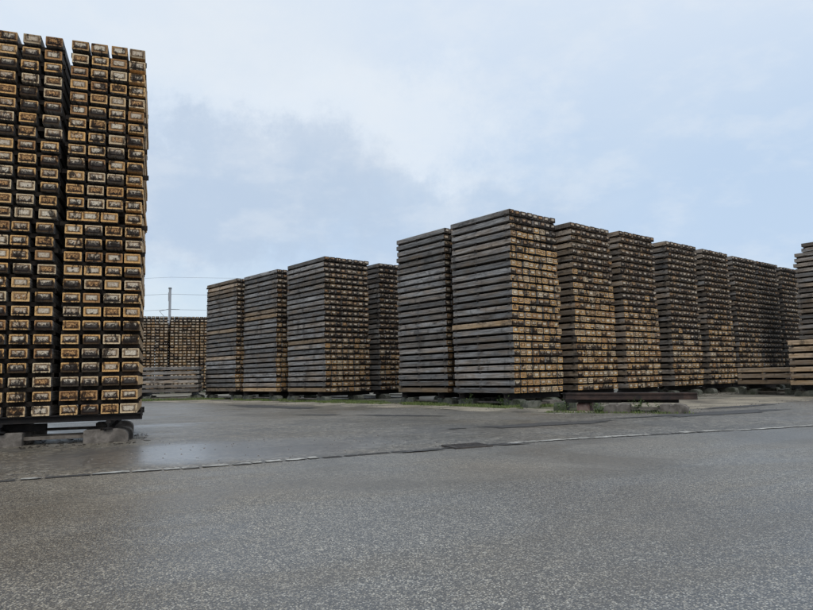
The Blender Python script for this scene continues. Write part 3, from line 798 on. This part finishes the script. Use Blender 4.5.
# left stack
def LP(x, y, z=0.0): 
    p = D0 + ux * x + uy * y; return (p.x, p.y, z)
bb = [make_biblock(LP(-1.09, 0.18), RZL, gap=.80, bl=.62), make_biblock(LP(-1.04, .60), RZL, gap=.80, bl=.62), make_biblock(LP(-1.09, 2.2), RZL, gap=.80, bl=.62)]
for o, q in zip(bb, ('nearest', 'middle', 'farthest')):
    tag(o, '%s twin-block concrete sleeper lying under the tall left stack' % q, 'concrete sleeper', 'concrete sleepers under the stacks')
cc = copy_tree(bb[0]); cc.location = LP(-3.3, .2)
tag(cc, 'concrete block cut by the left edge of the picture under the tall left stack', 'concrete sleeper', 'concrete sleepers under the stacks')
for x, nm in ((0.67, 'right-hand'), (-.75, 'left-hand')):
    o = beam('steel_rail', LP(x, -0.02, 0.2), RZL + R(90), 2.7, railprof(.125), M_BEAM, '%s dark rail end standing on concrete under the tall left stack' % nm, 'rail', 'rails under the stacks')
for k, (y, nm) in enumerate(((0.08, 'front'), (1.3, 'middle'), (2.4, 'back'))):
    o = beam('steel_crossbeam', LP(-2.0, y, .3255), RZL, 3.12, ibeam(.12, .104, .02, .018), M_BEAM, '%s black crossbeam carrying the tall left stack' % nm, 'steel beam', 'steel beams under the stacks')
# upturned end stop of the front crossbeam
mb = MB(); mb.box(0, .02, -.06, .06, 0, .17)
fr = bpy.data.objects['steel_crossbeam']
e_ = mb.build('end_stop', M_BEAM, fr, (3.1201, 0, 0.0))
mb = MB(); mb.box(-.42, .42, -.07, .07, 0, .10)
tag(mb.build('timber_bearer', M_BEAM, None, LP(-.62, .33, .2005), RZL), 'short black timber bearer under the tall left stack beside its concrete block', 'timber')

STK = [((2.93, 18.19), RZS, 2.4, 'the tallest centre stack', True), ((1.22, 20.47), RZS, 2.42, 'the stack just left of the tallest', True),
       ((5.14, 20.03), RZS, 2.4, 'the first stack right of the tallest', True), ((7.12, 21.43), RZS, 2.4, 'the second stack right of the tallest', True),
       ((9.36, 23.27), RZS, 2.4, 'the third stack right of the tallest', True), ((11.45, 25.0), RZS, 2.4, 'the fourth stack right of the tallest', True),
       ((13.45, 26.72), RZS, 2.4, 'the fifth stack right of the tallest', True), ((15.22, 28.17), RZS, 2.4, 'the sixth stack right of the tallest', True),
       ((17.25, 29.95), RZS, 2.4, 'the seventh stack right of the tallest', False), ((3.3, 22.25), RZS, 2.4, 'the hidden stack behind the tallest', False),
       ((-3.13, 24.98), R(40.3), 2.8, 'the third stack left of the tallest', True), ((-5.53, 27.67), R(42), 2.86, 'the fourth stack left of the tallest', True),
       ((-7.85, 30.01), R(43), 2.98, 'the fifth stack left of the tallest', True), ((-1.12, 26.72), R(40), 2.6, 'the stack half hidden left of the tallest', True),
       ((c9.x, c9.y), RZS, 2.4, 'the tall stack cut by the right edge', True), ((c2.x, c2.y), RZS, 2.4, 'the low tan stack at the right edge', True),
       ((c1.x, c1.y), RZS, 2.1, 'the lowest stack before the right-hand row', True), ((-10.0, 31.6), R(100), 2.9, 'the low pile behind the tall left stack', True)]
for k in range(5):
    STK.append((((-21.3, 46.1), (-19.2, 46.78), (-17.17, 47.5), (-15.2, 48.22), (-13.2, 48.95))[k], RZL, 2.5, 'the %s far background stack from the left' % ORD[k + 1], True))
protoB = {}
rs = random.Random(77)
for (c, rz, L, ph, vis) in STK:
    a = Vector((math.cos(rz), math.sin(rz), 0)); b = Vector((-math.sin(rz), math.cos(rz), 0)); c = Vector((c[0], c[1], 0))
    for yy, nm in ((0.30, 'front'), (L - .32, 'rear')):
        p = c - a * .12 + b * yy; p.z = 0.2005
        beam('steel_crossbeam', p, rz, 2.42, ibeam(.14, .169), M_BEAM, '%s dark steel beam under %s' % (nm, ph), 'steel beam', 'steel beams under the stacks')
    for xx, nm in ((0.22, 'left'), (1.75, 'right')):
        p = c + a * (xx + rs.uniform(-.12, .12)) - b * (0.06 + rs.uniform(-.04, .06))
        key = round(L, 1)
        if key not in protoB:
            o = make_biblock(p, rz + R(90), gap=L - 1.3 + .12, bl=.62, mat=M_MOSS); protoB[key] = o
        else:
            o = copy_tree(protoB[key]); o.location = p; o.rotation_euler = (0, 0, rz + R(90) + rs.uniform(-.05, .05))
        tag(o, '%s concrete sleeper on the ground under %s' % (nm, ph), 'concrete sleeper', 'concrete sleepers under the stacks')

# ------------------------------------------------------------------ pile of rails on concrete in front of the row
pd = Vector((6.14 - 3.66, 14.26 - 15.67, 0)); PL = pd.length; pd.normalize(); pn = Vector((-pd.y, pd.x, 0)); prz = math.atan2(pd.y, pd.x)
P0 = Vector((3.66, 15.67, 0))
def PP(s, n_, z): p = P0 + pd * s + pn * n_; return (p.x, p.y, z)
for s, n_, L, z, nm, mt in ((0.30, -.02, 2.62, .273, 'front rust-brown rail on top of the rail pile before the stacks', M_RAIL),
                            (0.02, .15, 2.7, .273, 'second rail from the front on top of the rail pile before the stacks', M_RAIL),
                            (-.10, .31, 2.3, .273, 'short dark rail at the back of the rail pile before the stacks', M_BEAM),
                            (0.0, -.03, .78, .3355 + .0, None, M_BEAM)):
    if nm:
        mb = MB(); mb.prism(railprof(.15), 0, L, Matrix.Rotation(R(-90), 4, 'Z'))
        tag(mb.build('steel_rail', mt, None, PP(s, n_, z), prz + rs.uniform(-.012, .012)), nm, 'rail', 'rails piled on concrete before the stacks')
for n_, s0, s1, nm in ((.10, 0.02, 1.30, 'left lower'), (.12, 1.72, 2.52, 'right lower'), (.30, .1, 2.4, 'rear lower')):
    mb = MB(); mb.box(0, s1 - s0, -.075, .075, 0, .072)
    tag(mb.build('timber_bearer', M_BEAM, None, PP(s0, n_, .2005), prz), '%s dark timber bearer supporting the pile of rails' % nm, 'timber', 'timbers under the rail pile')
o = make_biblock(PP(1.05, -.42, 0), prz + R(2), gap=.62, bl=.55, h=.2, mats=(M_CONC, M_CONC))
tag(o, 'grey twin-block concrete sleeper with bolt holes under the front of the rail pile', 'concrete sleeper', 'concrete sleepers under the rail pile')
o = make_biblock(PP(.45, .02, 0), prz + R(94), gap=.5, bl=.5, h=.2, mats=(M_CONCR, M_MOSS))
tag(o, 'red stained concrete block lying below the left half of the rail pile', 'concrete sleeper', 'concrete sleepers under the rail pile')
o = make_biblock(PP(-.10, .0, 0), prz + R(96), gap=.5, bl=.5, h=.2, mats=(M_MOSS, M_MOSS))
tag(o, 'mossy concrete block at the far left end of the rail pile', 'concrete sleeper', 'concrete sleepers under the rail pile')
o = make_biblock((3.05, 17.55, 0), R(36), gap=.35, bl=.5, h=.18, mats=(M_MOSS, M_CONC))
tag(o, 'mossy twin-block sleeper in the grass at the corner of the tallest centre stack', 'concrete sleeper')

# ------------------------------------------------------------------ overhead line pole and wires far behind
px_, py_ = -21.75, 60.0
pole = empty('catenary_pole', (px_, py_, 0))
tag(pole, 'slim grey railway line pole rising behind the far stacks', 'pole')
mb = MB(); mb.box(-.09, .09, -.08, .08, 0, 9.3); mb.build('mast', M_GALV, pole)
mb = MB(); mb.box(-.12, .12, -.1, .1, 9.3, 9.45); mb.build('cap', M_WIRE, pole)
mb = MB(); mb.box(-.14, -.091, -.05, .05, 8.2, 9.0); mb.build('insulator', M_WIRE, pole)
mb = MB(); mb.tube((-.1, 0, 7.45), (-.95, 0, 7.30), .025, 6); mb.tube((-.95, 0, 7.3), (-.35, 0, 6.6), .022, 6); mb.tube((.1, 0, 7.45), (.9, 0, 7.4), .02, 6)
mb.build('bracket_arm', M_WIRE, pole)
def wire(y, zs, xs, label, r=.013):
    mb = MB(); pts = []
    for (xa, za), (xb, zb) in zip(zip(xs, zs), list(zip(xs, zs))[1:]):
        for k in range(8):
            t = k / 8; pts.append((xa + (xb - xa) * t, y, za + (zb - za) * t - 4 * .25 * t * (1 - t)))
    pts.append((xs[-1], y, zs[-1]))
    for p, q in zip(pts, pts[1:]): mb.tube(p, q, r, 5)
    tag(mb.build('overhead_wire', M_WIRE), label, 'wire', 'overhead wires behind the stacks')
wire(60.0, (8.95, 8.85, 8.2), (-50, -21.9, 12), 'thin overhead wire meeting the line pole near its top')
wire(60.3, (7.5, 7.45, 7.05), (-50, -21.8, 12), 'thin overhead wire at the bracket height of the line pole')
wire(58.0, (10.2, 10.1, 9.7), (-50, -21.0, 12), 'upper thin overhead wire passing above the line pole', .009)
wire(62.0, (6.9, 6.85, 6.5), (-52, -22.0, 12), 'lowest thin overhead wire just above the far stacks', .009)

# ------------------------------------------------------------------ grass, weeds, debris
def blades(mb, x, y, z, n, h, spread, r):
    for _ in range(n):
        a = r.uniform(0, 2 * math.pi); d = r.uniform(0, spread)
        bx, by = x + math.cos(a) * d, y + math.sin(a) * d
        th = r.uniform(0, math.pi); w_ = r.uniform(.004, .009); hh = h * r.uniform(.5, 1.2)
        lx, ly = r.uniform(-.5, .5) * hh, r.uniform(-.5, .5) * hh
        dx, dy = math.cos(th) * w_, math.sin(th) * w_
        v = (r.random(), 0, 0)
        mb.face([(bx - dx, by - dy, z), (bx + dx, by + dy, z), (bx + dx * .7 + lx * .4, by + dy * .7 + ly * .4, z + hh * .6), (bx - dx * .7 + lx * .4, by - dy * .7 + ly * .4, z + hh * .6)], None, 0, v)
        mb.face([(bx - dx * .7 + lx * .4, by - dy * .7 + ly * .4, z + hh * .6), (bx + dx * .7 + lx * .4, by + dy * .7 + ly * .4, z + hh * .6), (bx + lx, by + ly, z + hh)], None, 0, v)
gm = MB(); r = random.Random(9)
PATHG = [(-9.2, 31.3), (-6.6, 28.4), (-3.6, 25.1), (0.1, 21.3), (2.2, 18.9), (3.3, 17.2)]
cnt = 0
while cnt < 2600:
    seg = r.randrange(len(PATHG) - 1); t = r.random()
    a, b = PATHG[seg], PATHG[seg + 1]
    L = math.dist(a, b); nx, ny = -(b[1] - a[1]) / L, (b[0] - a[0]) / L
    o_ = r.uniform(-.55, 1.0)
    x = a[0] + (b[0] - a[0]) * t + nx * o_; y = a[1] + (b[1] - a[1]) * t + ny * o_
    if noise.noise(Vector((x * .9, y * .9, 0))) < -0.10: cnt += 0.2; continue
    blades(gm, x, y, 0.008, 11, .055 + .045 * max(0, noise.noise(Vector((x * 2, y * 2, 4)))), .12, r); cnt += 1
for _ in range(260):
    blades(gm, r.uniform(-13.4, -9.4), 30.6 + r.uniform(-.3, .5), 0, 7, .12, .12, r)
for _ in range(170):
    t = r.uniform(-.2, 2.9); blades(gm, *PP(t, r.uniform(-.8, -.25), 0.008)[:2], 0.008, 5, .05, .1, r)
tag(gm.build('grass', M_GRASS), 'short green grass growing along the foot of the stacks', 'grass', kind='stuff')

def weed(x, y, h, n, label, seed, spread=.16):
    r = random.Random(seed); root = empty('weed', (x, y, 0.004))
    tag(root, label, 'weed', 'weeds growing beside the stacks and rail pile')
    st = MB(); lf = MB()
    for _ in range(n):
        a = r.uniform(0, 6.283); d = r.uniform(0, .05); hh = h * r.uniform(.5, 1.1)
        p0 = Vector((math.cos(a) * d, math.sin(a) * d, 0)); p1 = p0 + Vector((math.cos(a) * spread * r.uniform(.3, 1.2), math.sin(a) * spread * r.uniform(.3, 1.2), hh))
        st.tube(p0, p1, .0035, 4, 0, .0015)
        for k in range(9):
            t = r.uniform(.2, 1.0); c = p0.lerp(p1, t); b_ = r.uniform(0, 6.283); L = r.uniform(.035, .075) ; w_ = L * .28
            d1 = Vector((math.cos(b_), math.sin(b_), r.uniform(-.1, .6))).normalized(); d2 = Vector((-math.sin(b_), math.cos(b_), 0))
            lf.face([c, c + d1 * L * .5 + d2 * w_, c + d1 * L, c + d1 * L * .5 - d2 * w_], None, 0, (r.random(), 0, 0))
    st.build('stem', M_WEED, root); lf.build('leaf_cluster', M_WEED, root).__setitem__('kind', 'stuff')
for k, (s_, n_, h, nn, lb) in enumerate(((.05, -.35, .22, 9, 'leafy green weed at the left end of the rail pile'),
        (.92, -.55, .20, 16, 'bright green weed between the red stained block and the grey block'),
        (1.72, -.35, .30, 18, 'tallest leafy weed before the middle of the rail pile'),
        (2.05, -.15, .24, 12, 'weed half under the rails beside the tallest weed'))):
    p = PP(s_, n_, 0); weed(p[0], p[1], h, nn, lb, 100 + k)
weed(2.62, 18.15, .30, 12, 'tall thin weed at the foot of the tallest stack', 120)
weed(1.75, 19.25, .34, 10, 'upright weed between the tallest stack and the stack left of it', 121)
weed(4.55, 18.7, .24, 12, 'weed by the right corner of the tallest stack', 122)

# bark and splinters fallen along the stacks
sm_ = MB(); r = random.Random(55)
for _ in range(700):
    t = r.random(); q = r.random()
    if q < .45:
        x = -9.0 + 12.2 * t + r.uniform(-.3, .9); y = 31.0 - 13.4 * t + r.uniform(-.2, .9)
    elif q < .85:
        x = 3.2 + 13 * t + r.uniform(-.3, .3); y = 17.6 + 10.6 * t + r.uniform(-.7, .5)
    else: x, y, _z = LP(r.uniform(-1.2, 1.3), r.uniform(-.5, 1.5))
    L = r.uniform(.02, .11); a = r.uniform(0, 3.14)
    sm_.box(-L / 2, L / 2, -.006, .006, 0.0, .006, Matrix.Translation((x, y, .0102)) @ Matrix.Rotation(a, 4, 'Z'))
tag(sm_.build('wood_splinters', M_LATH), 'dark bark and wood splinters scattered along the foot of the stacks', 'splinters', kind='stuff')

# loose stones on the wet yard
dm = MB(); r = random.Random(31)
for _ in range(520):
    if r.random() < .28: x, y = r.uniform(-4.0, .6), r.uniform(7.2, 10.2)
    elif r.random() < .5:
        t = r.random(); x = -9 + 13 * t + r.uniform(-.6, .6); y = 28.4 - 13 * t + r.uniform(-1.2, .8)
    else: x, y = r.uniform(3, 15), 0; y = 12.9 + (x - 3) * .5 + r.uniform(-.6, 2.0)
    s_ = r.uniform(.006, .016) * (1.0 if y < 11 else 1.8)
    if y < 6.3 + .46 * (x + 3.7): continue
    n = 5; a0 = r.random()
    bot = [Vector((x + math.cos(a0 + k * 1.257) * s_ * r.uniform(.8, 1.2), y + math.sin(a0 + k * 1.257) * s_ * r.uniform(.8, 1.2), .003)) for k in range(n)]
    top = Vector((x, y, .004 + s_ * .8))
    for k in range(n): dm.face([bot[k], bot[(k + 1) % n], top])
tag(dm.build('loose_stones', M_CONC), 'small loose stones scattered on the yard surface', 'stones', kind='stuff')
print('individual sleepers', n_ind)
